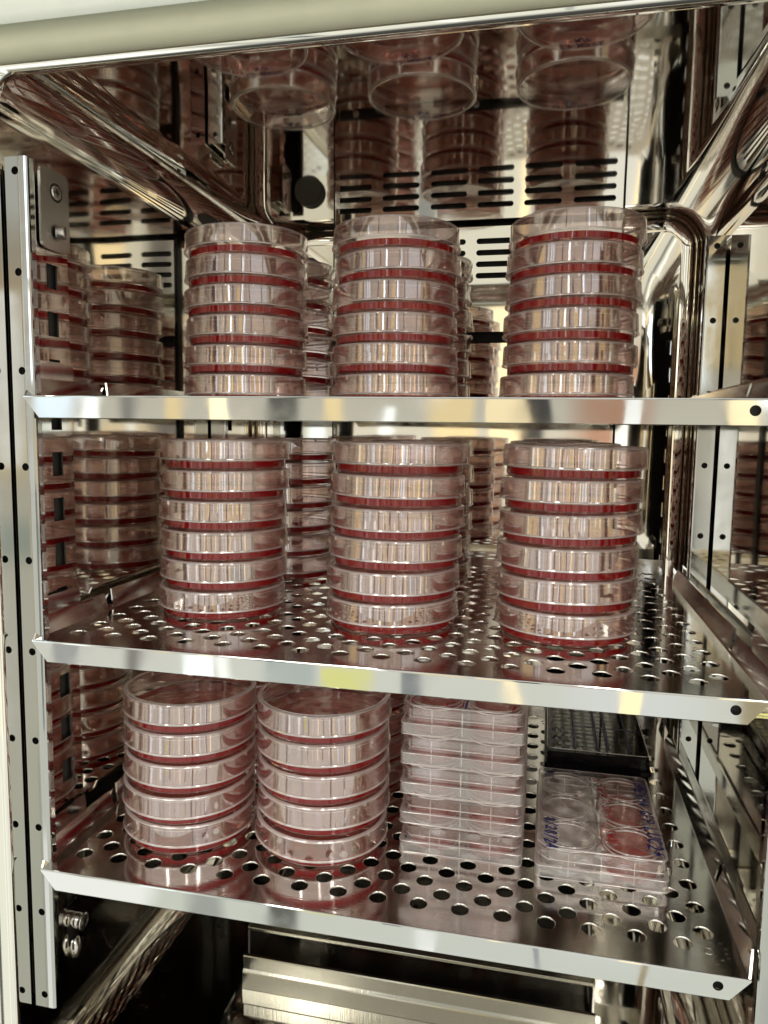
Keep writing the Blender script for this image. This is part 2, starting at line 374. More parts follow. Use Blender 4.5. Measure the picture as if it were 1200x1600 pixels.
# back duct: two flat panels standing proud of the back wall, the upper one with slots
DX0, DX1, DY = 79.0, 361.0, 376.0
def slotted_panel(x0, x1, z0, z1, slots, y, th):
    """plate in the x-z plane with rounded slots (x0,x1,z0,z1 each), built as a grid with stadium holes"""
    mb = MB()
    xs = sorted({x0, x1} | {v for s in slots for v in (s[0]-1.2, s[1]+1.2)})
    zs = sorted({z0, z1} | {v for s in slots for v in (s[2]-1.2, s[3]+1.2)})
    def find(cx0, cx1, cz0, cz1):
        for s in slots:
            if abs(s[0]-1.2-cx0) < .01 and abs(s[1]+1.2-cx1) < .01 and abs(s[2]-1.2-cz0) < .01: return s
    for i in range(len(xs)-1):
        for j in range(len(zs)-1):
            a0, a1, b0, b1 = xs[i], xs[i+1], zs[j], zs[j+1]; s = find(a0, a1, b0, b1)
            if not s:
                mb.add([(a0,y,b0),(a1,y,b0),(a1,y,b1),(a0,y,b1)], [(0,1,2,3)]); continue
            h = rrect(s[0], s[1], s[2], s[3], (s[3]-s[2])/2 - 0.01, 4)      # ccw from +x,+z corner
            q = len(h)//4; cor = [(a1,b1),(a0,b1),(a0,b0),(a1,b0)]
            V = [(p[0], y, p[1]) for p in h] + [(c[0], y, c[1]) for c in cor] + [(p[0], y+th, p[1]) for p in h]
            F = []
            for k in range(4):
                for t in range(q-1): F.append((len(h)+k, k*q+t, k*q+t+1))
                F.append((len(h)+k, k*q+q-1, ((k+1)%4)*q, len(h)+(k+1)%4))
            N = len(h); F += [(t, (t+1)%N, N+4+(t+1)%N, N+4+t) for t in range(N)]
            mb.add(V, F)
    mb.add([(x0,y,z0),(x1,y,z0),(x1,y,z1),(x0,y,z1),(x0,y+th,z0),(x1,y+th,z0),(x1,y+th,z1),(x0,y+th,z1)], [(0,4,5,1),(1,5,6,2),(2,6,7,3),(3,7,4,0)])
    return mb
SX = [(81.5,117.5),(128.5,166),(177.5,213.5),(224,259),(269,304.5),(315.5,354.5)]
slots = [(a, b, z-2.7, z+2.7) for a, b in SX for z in (427.5, 438.5, 449.5, 460.5)]
up = slotted_panel(DX0, DX1, 373, 474.5, slots, DY, 1.2).obj('upper_duct_cover', M_WALL, chamber); fixn(up)
mb = MB(); mb.box(DX0, DX1, DY, DY+1.2, -150, 362, 0)
lowp = mb.obj('lower_duct_cover', M_WALL, chamber)
mb = MB(); mb.box(DX0+3, DX1-3, DY+7.5, DY+8.6, -148, 474, 0); mb.obj('duct_shade_sheet', M_DARK, chamber)  # near-black sheet stands in for the shade inside the duct
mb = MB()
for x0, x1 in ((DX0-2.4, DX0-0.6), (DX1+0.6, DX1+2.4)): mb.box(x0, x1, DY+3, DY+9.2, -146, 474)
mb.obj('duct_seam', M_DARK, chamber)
for x in (DX0+22, DX1-22, 220):
    mb = MB(); mb.lathe([(0.01, 0), (3.4, 0), (3.4, 1.2), (2.6, 1.9), (0.01, 1.9)], 16, closed=False)
    o = mb.obj('screw', M_SCREW, chamber, loc=(x, DY, 367)); o.rotation_euler = (pi/2, 0, 0)
mb = MB(); mb.lathe([(0.01, 0), (14, 0), (15, -1), (15, -6), (14, -7.5), (0.01, -7.5)], 40, closed=False)
o = mb.obj('port_cap', M_PORT, chamber, loc=(49.5, YB-0.4, 437)); o.rotation_euler = (-pi/2, 0, 0)

# water tray housing on the floor at the back
mb = MB()
mb.extrude([(116.5, -126), (114.6, -126.6), (114.2, -127.6), (114.0, -137), (112.6, -138.6), (112.2, -139.6), (111.6, -151.8), (113.2, -151.8), (114, -140), (115.6, -137), (116.2, -128)], 'x', 86, 346)
tray = mb.obj('front_lip', M_BRUSH)
tray.name = 'front_lip'
mb = MB(); mb.box(6, DX0+4, 40, 372, -151.8, -150.4); mb.obj('floor_shade_plate', M_DIM, chamber)  # dark plate added to paint shade on the floor, no real part
root = link('water_tray', None, label='brushed steel water tray lying on the chamber floor below the lowest shelf', cat='tray')
tray.parent = root
mb = MB(); mb.box(DX0+5, 346, 128, 136, -116, -113, 0, 0.6); mb.obj('cover_plate', M_BRUSH, root)
mb = MB(); mb.box(DX0+5, DX0+6.5, 128.5, 360, -151.5, -116.2); mb.box(344.5, 346, 128.5, 360, -151.5, -116.2); mb.obj('side_plate', M_SATIN, root)
mb = MB(); mb.box(DX0+7, 344, 340, 341.5, -151.5, -110); mb.box(DX0+7, 344, 118, 339, -151, -149.5); mb.obj('tray_well', M_DIM, root)  # well in darkened steel so the shelf holes above look black

# cabinet front: pale seal frame round the opening
def frame_sweep(path_in, prof, name, m_, parent=None, **kw):
    """prof: (outward offset, y) points swept round a rounded rectangle"""
    mb = MB(); x0, x1, z0, z1, r = path_in; k = len(prof); vs = []; N = None
    for off, y in prof:
        rg = rrect(x0-off, x1+off, z0-off, z1+off, r+off, 10); N = len(rg); vs += [(x, y, z) for x, z in rg]
    fs = [(i*N+j, i*N+(j+1)%N, (i+1)*N+(j+1)%N, (i+1)*N+j) for i in range(k-1) for j in range(N)]
    mb.add(vs, fs, 0, True); return mb.obj(name, m_, parent, **kw)
gx0, gx1, gz0, gz1 = -47, 460, -205, 461.5
prof = [(16, -19)] + [(9 - 9*sin(radians(a)), -28 + 9*cos(radians(a))) for a in range(0, 181, 12)] + [(12, -38), (16, -41), (60, -43)]
seal = frame_sweep((gx0, gx1, gz0, gz1, 26), prof, 'door_seal', M_CREAM, kind='structure')
body = frame_sweep((gx0-12, gx1+12, gz0-12, gz1+12, 34), [(-3, -44), (0, -47), (60, -47), (64, -43), (64, 20)], 'cabinet_front', M_WHITE, kind='structure')

# ------------------------------------------------------------------ rack posts
def post(x, y, right, front, label, xd):
    """xd: +1 when the chamber interior lies to +x of the post"""
    r = link('rack_post', None, loc=(x, y, 0), label=label, cat='rack post', group='perforated rack posts in the corners of the chamber')
    z0, z1 = -97, 427
    W = 14.0 if True else 12
    # front flange: narrow strip with a folded inner lip
    mb = MB()
    th = 1.2; sgn = xd
    def X(v): return v*sgn
    # holes as real openings: build strip as cells
    hz = [24.4 + 56.4*k for k in range(-2, 8)]; hr = 2.3; xa, xb = 0, 12.4
    zs = [z0]
    for h in hz: zs += [h-4, h+4]
    zs.append(z1)
    for i in range(len(zs)-1):
        a, b = zs[i], zs[i+1]
        if i % 2 == 0: mb.add([(X(xa),0,a),(X(xb),0,a),(X(xb),0,b),(X(xa),0,b)], [(0,1,2,3)])
        else:
            cx, cz = 6.6, (a+b)/2; N = 16
            ringp = [(cx + hr*cos(radians(45)+2*pi*k/N), cz + hr*sin(radians(45)+2*pi*k/N)) for k in range(N)]
            cor = [(xb, b), (xa, b), (xa, a), (xb, a)]
            V = [(X(p[0]), 0, p[1]) for p in ringp] + [(X(c[0]), 0, c[1]) for c in cor] + [(X(p[0]), 2.2, p[1]) for p in ringp]; F = []
            q = N//4
            F += fan(N)
            F += [(t, (t+1)%N, N+4+(t+1)%N, N+4+t) for t in range(N)]
            mb.add(V, F)
    # outer return and inner folded lip (rounded)
    lip = [(xb, 0), (xb+1.0, 0.25), (xb+1.7, 1.0), (xb+1.9, 2.2), (xb+1.9, 6.0), (xb+0.9, 6.0), (xb+0.9, 2.2), (xb, 1.2), (xa, 1.2), (xa, 0)]
    V = []
    for zz in (z0, z1): V += [(X(p[0]), p[1], zz) for p in lip]
    k = len(lip); F = [(i, i+1, k+i+1, k+i) for i in range(0, k-2) if i != 7] + [list(range(k)), list(range(k, 2*k))]
    mb.add(V, F)
    o = mb.obj('front_flange', M_POST, r); fixn(o)
    mb = MB(); mb.box(*(sorted((X(1.5), X(11.5)))), 4.6, 5.0, z0+3, z1-3); mb.obj('hole_shade_sheet', M_DARK, r)  # dark strip added behind the holes in place of shade
    # side plate with rectangular slots
    mb = MB(); ya, yb2 = 2.0, 50.0; px = 3.0
    sz = [h for h in [367-29.2*i for i in range(16)]]
    ys = [ya, 30.0, 40.5, yb2]; zz = [z0+2]
    for s in reversed(sz): zz += [s-7.5, s+7.5]
    zz.append(z1-2)
    for i in range(len(zz)-1):
        for j in range(3):
            if i % 2 == 1 and j == 1:
                for (y0, y1, a, b) in ((ys[1], ys[2], zz[i], zz[i]), (ys[1], ys[2], zz[i+1], zz[i+1])):
                    mb.add([(X(px),y0,a),(X(px),y1,a),(X(px-1.2),y1,a),(X(px-1.2),y0,a)], [(0,1,2,3)])
                for y0 in (ys[1], ys[2]):
                    mb.add([(X(px),y0,zz[i]),(X(px),y0,zz[i+1]),(X(px-1.2),y0,zz[i+1]),(X(px-1.2),y0,zz[i])], [(0,1,2,3)])
                continue
            for xx in (px, px-1.2):
                mb.add([(X(xx),ys[j],zz[i]),(X(xx),ys[j+1],zz[i]),(X(xx),ys[j+1],zz[i+1]),(X(xx),ys[j],zz[i+1])], [(0,1,2,3)])
    for a_, b_ in (((ya, z0+2), (yb2, z0+2)), ((yb2, z0+2), (yb2, z1-2)), ((yb2, z1-2), (ya, z1-2)), ((ya, z1-2), (ya, z0+2))):
        mb.add([(X(px), a_[0], a_[1]), (X(px), b_[0], b_[1]), (X(px-1.2), b_[0], b_[1]), (X(px-1.2), a_[0], a_[1])], [(0,1,2,3)])
    mb.obj('side_plate', M_WALL, r)
    mb = MB(); mb.box(*(sorted((X(px), X(px-9)))), yb2+.1, yb2+1.2, z0+2, z1-2); mb.obj('rear_return', M_WALL, r)
    mb = MB(); mb.box(*(sorted((X(px-3.2), X(px-3.8)))), 24, 46, z0+4, z1-4); mb.obj('slot_shade_sheet', M_DARK, r)  # dark sheet added to paint shade into the slots
    # bracket with two screws at the top
    mb = MB(); rp = rrect(23, 50, 383, 431, 4, 5); mb.extrude(rp, 'x', X(px+1.2), X(px+3.0)); o = mb.obj('bracket', M_SATIN, r); fixn(o)
    def screw(y_, z_, rad, h, slot):
        mb = MB(); mb.lathe([(0.01, h), (rad*0.8, h), (rad, h-0.7), (rad, 0)], 20, closed=False)
        if slot == 'cross':
            mb.box(-rad*.5, rad*.5, -0.5, 0.5, h-0.3, h+0.15, 1); mb.box(-0.5, 0.5, -rad*.5, rad*.5, h-0.3, h+0.16, 1)
        else: mb.box(-rad*.95, rad*.95, -0.6, 0.6, h-0.3, h+0.15, 1)
        mb.lathe([(rad+0.2, 0.05), (rad+1.1, 0.05), (rad+1.1, 0.3), (rad+0.2, 0.3)], 20, 1 if slot == 'cross' else 0)
        o = mb.obj('screw', [M_SCREW, M_DARK], r, loc=(X(px+3.0), y_, z_)); o.rotation_euler = (0.0, sgn*pi/2, 0.4 if slot != 'cross' else 0)
    screw(37.5, 418, 4.6, 1.0, 'cross'); screw(37.5, 394, 4.0, 5.0, 'slot')
    mb = MB(); mb.tube([(X(px), 36, -62), (X(px+5), 36, -62), (X(px+5.5), 36, -62), (X(px+8), 36, -62), (X(px+8.6), 36, -62)], [5, 5, 3.4, 5.6, 4.6], 16); mb.obj('knob', M_SCREW, r)
    mb = MB(); mb.tube([(X(px+2), 34, -74), (X(px+3), 33.5, -80), (X(px+2.5), 33, -86)], [3.2, 3.8, 2.4], 12); mb.obj('clip', M_SCREW, r)
    return r
post(-9.8, 4, False, True, 'steel rack post at the front left, nearest to the door seal', 1)
post(428.3, 4, True, True, 'steel rack post at the front right edge of the photo, beside the shelf ends', -1)
post(428.3, 250, True, False, 'steel rack post at the rear right, its top showing beside the tallest dish stack', -1)
post(-9.8, 270, False, False, 'steel rack post at the rear left, mostly behind the left dish stacks', 1)

# ------------------------------------------------------------------ shelves
SP = 146.06; SW = 410.0; SD = 352.0
def plate_mesh(th=0.8):
    mb = MB(); cw, ch = 12.15, 11.4; r = 5.2; N = 16
    x00 = 16.4 - cw/2 ; y00 = 21.6 - ch/2
    nx = int((SW - 8 - x00)//cw); ny = int((SD - 14 - y00)//ch)
    for i in range(nx):
        for j in range(ny):
            a0, a1, b0, b1 = x00+i*cw, x00+(i+1)*cw, y00+j*ch, y00+(j+1)*ch
            if (i+j) % 2 == 0:
                cx, cy_ = (a0+a1)/2, (b0+b1)/2
                ro = [(cx+(r+0.32)*cos(radians(45)+2*pi*k/N), cy_+(r+0.32)*sin(radians(45)+2*pi*k/N)) for k in range(N)]
                ri = [(cx+r*cos(radians(45)+2*pi*k/N), cy_+r*sin(radians(45)+2*pi*k/N)) for k in range(N)]
                cor = [(a1,b1),(a0,b1),(a0,b0),(a1,b0)]
                for z, up in ((0, True), (-th, False)):
                    V = [(p[0], p[1], z) for p in ro] + [(c[0], c[1], z) for c in cor]; F = []; q = N//4
                    F = [f if not up else f[::-1] for f in fan(N)]
                    mb.add(V, F)
                zs = (0, -0.45, -th-0.3)
                V = [(p[0], p[1], 0) for p in ro] + [(p[0], p[1], -0.18) for p in ri] + [(p[0], p[1], -th) for p in ri]
                F = [(s*N+t, s*N+(t+1)%N, (s+1)*N+(t+1)%N, (s+1)*N+t) for s in (0, 1) for t in range(N)]
                mb.add(V, F, 1, True)
            else:
                for z in (0, -th): mb.add([(a0,b0,z),(a1,b0,z),(a1,b1,z),(a0,b1,z)], [(0,1,2,3)])
    X1, Y1 = x00+nx*cw, y00+ny*ch
    for z in (0, -th):
        for (a0, a1, b0, b1) in ((0, SW, 0.6, y00), (0, SW, Y1, SD), (0, x00, y00, Y1), (X1, SW, y00, Y1)):
            mb.add([(a0,b0,z),(a1,b0,z),(a1,b1,z),(a0,b1,z)], [(0,1,2,3)])
    return mb
PLATE = plate_mesh().mesh('shelf_plate', [M_SHELF, M_SHELF])
def rail_mesh():
    mb = MB(); H = 12.8
    # outline in x-z with chamfered lower corners; hole near the right end
    prof = [(0.9, 0.0), (0.35, -0.18), (0.08, -0.55), (0, -1.1)]
    for i in range(len(prof)-1):
        (y0, z0), (y1, z1) = prof[i], prof[i+1]
        mb.add([(0,y0,z0),(SW,y0,z0),(SW,y1,z1),(0,y1,z1)], [(0,1,2,3)], 0, True)
    hx, hz, hr, N = 394.4, -5.9, 2.6, 20
    ring_ = [(hx+hr*cos(2*pi*k/N + pi/4), hz+hr*sin(2*pi*k/N + pi/4)) for k in range(N)]
    xa, xb = 388.5, 400.0
    cor = [(xb, -1.1), (xa, -1.1), (xa, -H), (xb, -H)]
    V = [(p[0], 0, p[1]) for p in ring_] + [(c[0], 0, c[1]) for c in cor] + [(p[0], 1.2, p[1]) for p in ring_]; F = []; q = N//4
    F = fan(N)
    F += [(t, (t+1)%N, N+4+(t+1)%N, N+4+t) for t in range(N)]
    mb.add(V, F)
    mb.add([(0,0,-1.1),(10,0,-H),(xa,0,-H),(xa,0,-1.1)], [(0,1,2,3)])
    mb.add([(xb,0,-1.1),(xb,0,-H),(SW,0,-1.1)], [(0,1,2)])
    # thickness and hem
    mb.add([(0,0,-1.1),(10,0,-H),(10,1.2,-H),(0,1.2,-1.1)], [(0,1,2,3)]); mb.add([(SW,0,-1.1),(xb,0,-H),(xb,1.2,-H),(SW,1.2,-1.1)], [(0,1,2,3)])
    mb.add([(10,0,-H),(xb,0,-H),(xb,0.5,-H-0.5),(10,0.5,-H-0.5)], [(0,1,2,3)], 0, True)
    mb.add([(10,0.5,-H-0.5),(xb,0.5,-H-0.5),(xb,1.6,-H-0.5),(10,1.6,-H-0.5)], [(0,1,2,3)])
    mb.add([(0,1.2,-1.2),(10,1.3,-H),(xa,1.3,-H),(xa,1.2,-1.2)], [(0,1,2,3)])
    return mb
RAIL = rail_mesh().mesh('front_rail', M_RAIL)
def flange_mesh(right):
    mb = MB(); th = 1.1; H = 11
    def X(u): return (SW - u) if right else u
    # outline (y, z) of the upturned side: slopes up from the front corner, notch, then long run
    pts1 = [(0.8, 0), (11, H-1.5), (14, H), (80, H), (80, 2.0), (SD-30, 2.0), (SD-30, 0)]
    def slab(pts, u0, u1, lean):
        V = [(X(u0 - lean*z), y, z) for y, z in pts] + [(X(u1 - lean*z), y, z) for y, z in pts]; n = len(pts)
        mb.add(V, [list(range(n)), list(range(n, 2*n))] + [(i, (i+1)%n, n+(i+1)%n, n+i) for i in range(n)])
    slab([(0.8, 0), (11, H-1.5), (14, H), (80, H), (80, 0)], 1.2, 0.1, 0.35)
    slab([(80.3, 0), (80.3, 1.5), (86, 1.5), (90, H+1.5), (SD-60, H+1.5), (SD-60, 0)], 1.2, 0.1, 0.35)
    return mb
FL = flange_mesh(False).mesh('side_flange', M_SHELF); FR = flange_mesh(True).mesh('side_flange', M_SHELF)
for me in (FL, FR, PLATE, RAIL):
    bm = bmesh.new(); bm.from_mesh(me)
    if me in (FL, FR): bmesh.ops.recalc_face_normals(bm, faces=bm.faces)
    bm.to_mesh(me); bm.free()
def backlip(): 
    mb = MB(); mb.box(0, SW, SD, SD+1.2, -1.2, 10, 0, 0.3); return mb
BL = backlip().mesh('back_lip', M_SHELF)
labels = ['lowest perforated steel shelf, carrying the two five-high dish stacks and the well plates',
          'middle perforated steel shelf, between the top and the lowest one',
          'topmost perforated steel shelf, seen edge-on at eye height']
for k in range(3):
    s = link('shelf', None, loc=(0, 0, SP*k), label=labels[k], cat='shelf', group='perforated shelves of the chamber')
    mb = MB(); mb.box(389.5, 399, 4.0, 4.4, -10, -2.2); mb.obj('hole_shade_sheet', M_DARK, s)  # dark sheet added so the rail hole looks shaded
    link('plate', PLATE, s); link('front_rail', RAIL, s); link('side_flange', FL, s); link('side_flange', FR, s); link('back_lip', BL, s)

# shelf supports hooked into the posts
def runner_mesh(right):
    mb = MB()
    def X(u): return (SW - u) if right else u
    y0, y1 = 8, 318
    # U section: ledge under the shelf, wall at the side; front tab taller with rounded corner
    def ext(poly, a0, a1): mb.extrude([(X(u), z) for u, z in poly], 'y', a0, a1)
    ext([(14, -3.4), (14, -4.6), (-4.9, -4.6), (-4.9, 9), (-3.9, 9), (-3.9, -3.4)], 54, y1)
    pts = [(10.6, -4.6), (10.6, 19)] + [(10.6 + 3*(1-cos(radians(a))), 19 + 3*sin(radians(a))) for a in (30, 60, 90)] + [(51, 22)] + [(51+3*sin(radians(a)), 19+3*cos(radians(a))) for a in (30, 60, 90)] + [(54, -4.6)]
    V = [(X(-3.9), y, z) for y, z in pts] + [(X(-4.9), y, z) for y, z in pts]; n = len(pts)
    mb.add(V, [list(range(n)), list(range(n, 2*n))] + [(i, (i+1)%n, n+(i+1)%n, n+i) for i in range(n)])
    if right:
        ext([(-9.5, 3), (-9.5, 15), (-8.4, 15), (-8.4, 3)], 60, 300)
    return mb
for right in (False, True):
    me = runner_mesh(right).mesh('support_rail', M_SHELF)
    bm = bmesh.new(); bm.from_mesh(me); bmesh.ops.recalc_face_normals(bm, faces=bm.faces); bm.to_mesh(me); bm.free()
    for k, nm in enumerate(('lowest', 'middle', 'topmost')):
        link('shelf_support', me, loc=(0, 0, SP*k), cat='shelf support', group='shelf supports hooked into the posts',
             label='polished support rail under the %s end of the %s shelf' % ('right' if right else 'left', nm))
# etched maker's mark on the lowest shelf, small label under its rail
mb = MB()
for k in range(14):
    t = 2*pi*k/14; r0 = 7.5 + (k % 3)*1.2
    mb.box(r0*cos(t)*1.2-0.9, r0*cos(t)*1.2+0.9, r0*sin(t)-0.35, r0*sin(t)+0.35, 0.03, 0.06)
mb.lathe([(2.2, 0.03), (2.9, 0.03), (2.9, 0.06), (2.2, 0.06)], 16)
mb.box(-1.2, -0.5, -1.2, 1.2, 0.03, 0.06); mb.box(-0.1, 1.3, 0.6, 1.1, 0.03, 0.06); mb.box(-0.1, 1.3, -0.3, 0.2, 0.03, 0.06); mb.box(-0.1, 1.3, -1.2, -0.7, 0.03, 0.06)
lowest = [o for o in col.objects if o.name.startswith('shelf') and o.get('category') == 'shelf' and abs(o.location.z) < 1e-6][0]
mb.obj('etched_mark', M_SCREW, lowest, loc=(393, 18, 0))

# ------------------------------------------------------------------ handwriting
G = {  # strokes on a 0..4 x 0..6 grid
 'A': [[(0,0),(2,6),(4,0)],[(0.8,2.2),(3.2,2.2)]], 'B': [[(0,0),(0,6),(3,5.6),(3.2,4),(0.3,3.2),(3.6,2.6),(3.6,0.8),(0,0)]],
 'C': [[(3.8,5),(2.2,6),(0.4,4.4),(0.3,1.6),(2,0),(3.8,0.8)]], 'D': [[(0,0),(0.2,6),(2.8,5),(3.8,3),(2.8,0.8),(0,0)]],
 'E': [[(3.6,6),(0,6),(0,0),(3.6,0)],[(0,3.1),(3,3.1)]], 'F': [[(3.6,6),(0,6),(0,0)],[(0,3.1),(2.8,3.1)]],
 'G': [[(3.6,5),(2,6),(0.2,4),(0.4,1.2),(2.2,0),(3.8,1),(3.8,2.8),(2.2,2.8)]], 'H': [[(0,6),(0,0)],[(4,6),(3.8,0)],[(0,3),(4,3.1)]],
 'I': [[(2,6),(2,0)]], 'L': [[(0,6),(0,0),(3.4,0)]], 'M': [[(0,0),(0.3,6),(2,2.2),(3.8,6),(4,0)]], 'N': [[(0,0),(0,6),(3.8,0),(4,6)]],
 'O': [[(2,6),(0.2,4.4),(0.2,1.6),(2,0),(3.8,1.6),(3.8,4.4),(2,6)]], 'P': [[(0,0),(0,6),(3,5.6),(3.4,4),(2.6,2.8),(0,2.6)]],
 'S': [[(3.6,5.2),(2,6),(0.4,5),(0.8,3.6),(3.2,2.6),(3.6,1),(2,0),(0.2,0.8)]], 'T': [[(0,6),(4,6)],[(2,6),(1.8,0)]], 'U': [[(0,6),(0.2,1.2),(2,0),(3.8,1.2),(4,6)]],
 '0': [[(2,6),(0.2,4.4),(0.2,1.6),(2,0),(3.8,1.6),(3.8,4.4),(2,6)]], '1': [[(1,4.8),(2.2,6),(2,0)]], '2': [[(0.2,4.8),(1.8,6),(3.4,5),(3,3),(0.2,0.1),(3.8,0.2)]],
 '3': [[(0.2,5.4),(2,6),(3.4,4.8),(1.4,3.2),(3.7,1.8),(2,0),(0.2,0.6)]], '4': [[(3,0),(2.8,6),(0,2),(4,2.1)]], '5': [[(3.6,6),(0.8,6),(0.5,3.5),(2.6,3.8),(3.7,2),(2.2,0),(0.2,0.5)]],
 '6': [[(3.2,6),(1,4),(0.2,1.8),(1.6,0),(3.4,1.2),(2.8,3),(0.6,2.4)]], '7': [[(0,6),(3.8,6),(1.4,0)]], '8': [[(2,3.2),(0.5,4.6),(2,6),(3.5,4.6),(2,3.2),(0.2,1.6),(2,0),(3.8,1.6),(2,3.2)]],
 '9': [[(3.4,4.4),(1.8,3),(0.4,4.4),(1.8,6),(3.4,5),(3.2,2),(2,0)]], '/': [[(0,-0.6),(3.6,6.6)]], '-': [[(0.6,3),(3.4,3.1)]], '+': [[(0.4,3),(3.6,3)],[(2,1.2),(2,4.8)]],
 '.': [[(1.6,0.2),(2.0,0.2)]], ':': [[(1.8,1.2),(2.2,1.3)],[(1.8,4.2),(2.2,4.3)]], ' ': [], 'W': [[(0,6),(1,0),(2,4),(3,0),(4,6)]], 'X': [[(0,0),(4,6)],[(0,6),(4,0)]], 'Z': [[(0,6),(3.8,6),(0.2,0),(4,0)]]}
def writing(mb, text, x, y, h, ang=0, pen=0.55, z=0.0, mi=0, slant=0.12, wide=0.85):
    rg = random.Random(hash(text) % 1 + len(text)*7)
    ca, sa = cos(ang), sin(ang); u = 0; s = h/6
    for ch in text:
        j = rg.uniform(-0.5, 0.5)
        for st in G[ch]:
            P = []
            for a, b in st:
                a += rg.uniform(-.25, .25); b += rg.uniform(-.25, .25) + j
                X = u + (a*wide + b*slant)*s; Y = b*s; P.append(Vector((x + X*ca - Y*sa, y + X*sa + Y*ca, 0)))
            for p, q in zip(P[:-1], P[1:]):
                d = (q-p).normalized() if (q-p).length > 1e-6 else Vector((1,0,0)); nn = Vector((-d.y, d.x, 0))*pen/2; p2 = p - d*pen*.3; q2 = q + d*pen*.3
                mb.add([tuple(v + Vector((0,0,z))) for v in (p2-nn, q2-nn, q2+nn, p2+nn)] + [tuple(v + Vector((0,0,z+0.05))) for v in (p2-nn, q2-nn, q2+nn, p2+nn)],
                       [(0,3,2,1),(4,5,6,7),(0,1,5,4),(1,2,6,5),(2,3,7,6),(3,0,4,7)], mi)
        u += (4*wide + 1.5)*s

# ------------------------------------------------------------------ culture dishes
PT = 20.15
def dish_meshes():
    base = MB()
    # outer wall r 41.5, inner 40.4, foot ring; floor
    base.lathe([(39.5, 0.0, 1), (40.2, 0.7, 0), (41.3, 0.8, 0), (41.6, 1.3, 0), (41.8, 16.3, 1), (41.6, 16.8, 1), (41.3, 16.3, 0), (41.25, 1.6, 0), (39.4, 1.4, 0), (39.0, 0.2, 1)], 64, closed=True)
    base.disc(38.2, 1.0, 64, 0)
    lid = MB()
    lid.lathe([(44.4, 6.3, 1), (45.1, 6.4, 1), (45.1, 7.0, 1), (44.5, 7.4, 0), (44.1, 18.9, 1), (43.6, 19.6, 1), (43.0, 19.75, 1), (42.3, 19.9, 1), (41.6, 19.9, 1), (41.3, 19.3, 1),
               (42.6, 18.8, 1), (43.1, 18.2, 0), (43.5, 7.0, 1)], 64, closed=True)
    lid.disc(41.5, 19.25, 64, 2)
    for t in (0.4, 2.2, 4.1):      # small vent stops on the lid edge
        cx, cy_ = 42.7*cos(t), 42.7*sin(t); lid.box(cx-0.8, cx+0.8, cy_-0.8, cy_+0.8, 16.5, 19.0, 1)
    med = MB()
    med.lathe([(41.1, 1.7, 0), (41.2, 5.7, 0)], 64, closed=False)
    med.disc(41.2, 5.7, 64, 1); 
    return base.mesh('dish_base', [M_BASEW, M_RIM]), lid.mesh('dish_lid', [M_CLEAR, M_RIM, M_FLAT]), med.mesh('medium', [M_MEDSIDE, M_MEDTOP])
DB, DL, DM = dish_meshes()
NOTE = {}
def note_mesh(lines, m_, yoff, key, size=4.4):
    if key in NOTE: return NOTE[key]
    mb = MB()
    for i, tx in enumerate(lines):
        w = len(tx)*(4*0.85+1.5)*size/6
        writing(mb, tx, -w/2, yoff - i*size*1.6, size, pen=0.95, z=19.98)
    NOTE[key] = mb.mesh('handwriting', m_); return NOTE[key]
def dish(x, y, z, label, group, note=None, rot=0.0):
    d = link('petri_dish', None, loc=(x, y, z), label=label, cat='petri dish', group=group)
    d.rotation_euler = (random.gauss(0, 0.0045), random.gauss(0, 0.0045), rot)
    link('dish_base', DB, d); link('medium', DM, d); l = link('dish_lid', DL, d)
    l.rotation_euler = (random.gauss(0, 0.006), random.gauss(0, 0.006), random.uniform(0, 6.28)); l.location = (random.uniform(-.5, .5)*S, random.uniform(-.5, .5)*S, 0)
    if note:
        nt = link('handwriting', note, d); nt.rotation_euler = (0, 0, -rot + random.uniform(-0.1, 0.1))
    return d
ORD = {6: ['bottom', 'second', 'third', 'fourth', 'fifth', 'top'], 5: ['bottom', 'second', 'third', 'fourth', 'top']}
def stack(x, y, shelf, n, where, group, note=None, drift=(0, 0), jit=0.7):
    for i in range(n):
        pos = ORD[n][i]
        lb = '%s dish of the %s' % (pos if pos in ('bottom', 'top') else pos + ' lowest', where)
        f = i/(n-1)
        dish(x + drift[0]*f + random.uniform(-jit, jit), y + drift[1]*f + random.uniform(-jit, jit), SP*shelf + 0.05 + PT*i, lb, group, note, random.uniform(-0.12, 0.12))
n1 = note_mesh(['C2:MOUSE', 'M/P'], M_INKB, 34, 'a', 4.6)
n2 = note_mesh(['C2:WOOD', 'P/M'], M_INKB, 33, 'b', 4.6)
g1 = 'clear dishes of red medium stacked on the shelves'
stack(79, 145, 2, 6, 'front left stack on the top shelf', g1, n1, (0.5, 0))
stack(190.6, 145.5, 2, 6, 'front middle stack on the top shelf', g1, n1, (1, 0))
stack(310.6, 146, 2, 6, 'front right stack on the top shelf', g1, n1, (2, 0))
stack(72, 246, 2, 6, 'rear left stack on the top shelf', g1, n1)
stack(190, 246, 2, 6, 'rear middle stack on the top shelf', g1, n1)
stack(309, 246, 2, 6, 'rear right stack on the top shelf', g1, n1)
stack(75.6, 107.5, 1, 6, 'front left stack on the middle shelf', g1, None, (2.5, 0))
stack(200.5, 103.5, 1, 6, 'front middle stack on the middle shelf', g1, None, (3, 0))
stack(313.4, 105.3, 1, 6, 'front right stack on the middle shelf', g1, None, (2.5, 0))
stack(74, 243, 1, 6, 'rear left stack on the middle shelf', g1, None)
stack(194, 243, 1, 6, 'rear middle stack on the middle shelf', g1, None, (1, 0))
stack(313, 247, 1, 6, 'rear right stack on the middle shelf', g1, None)
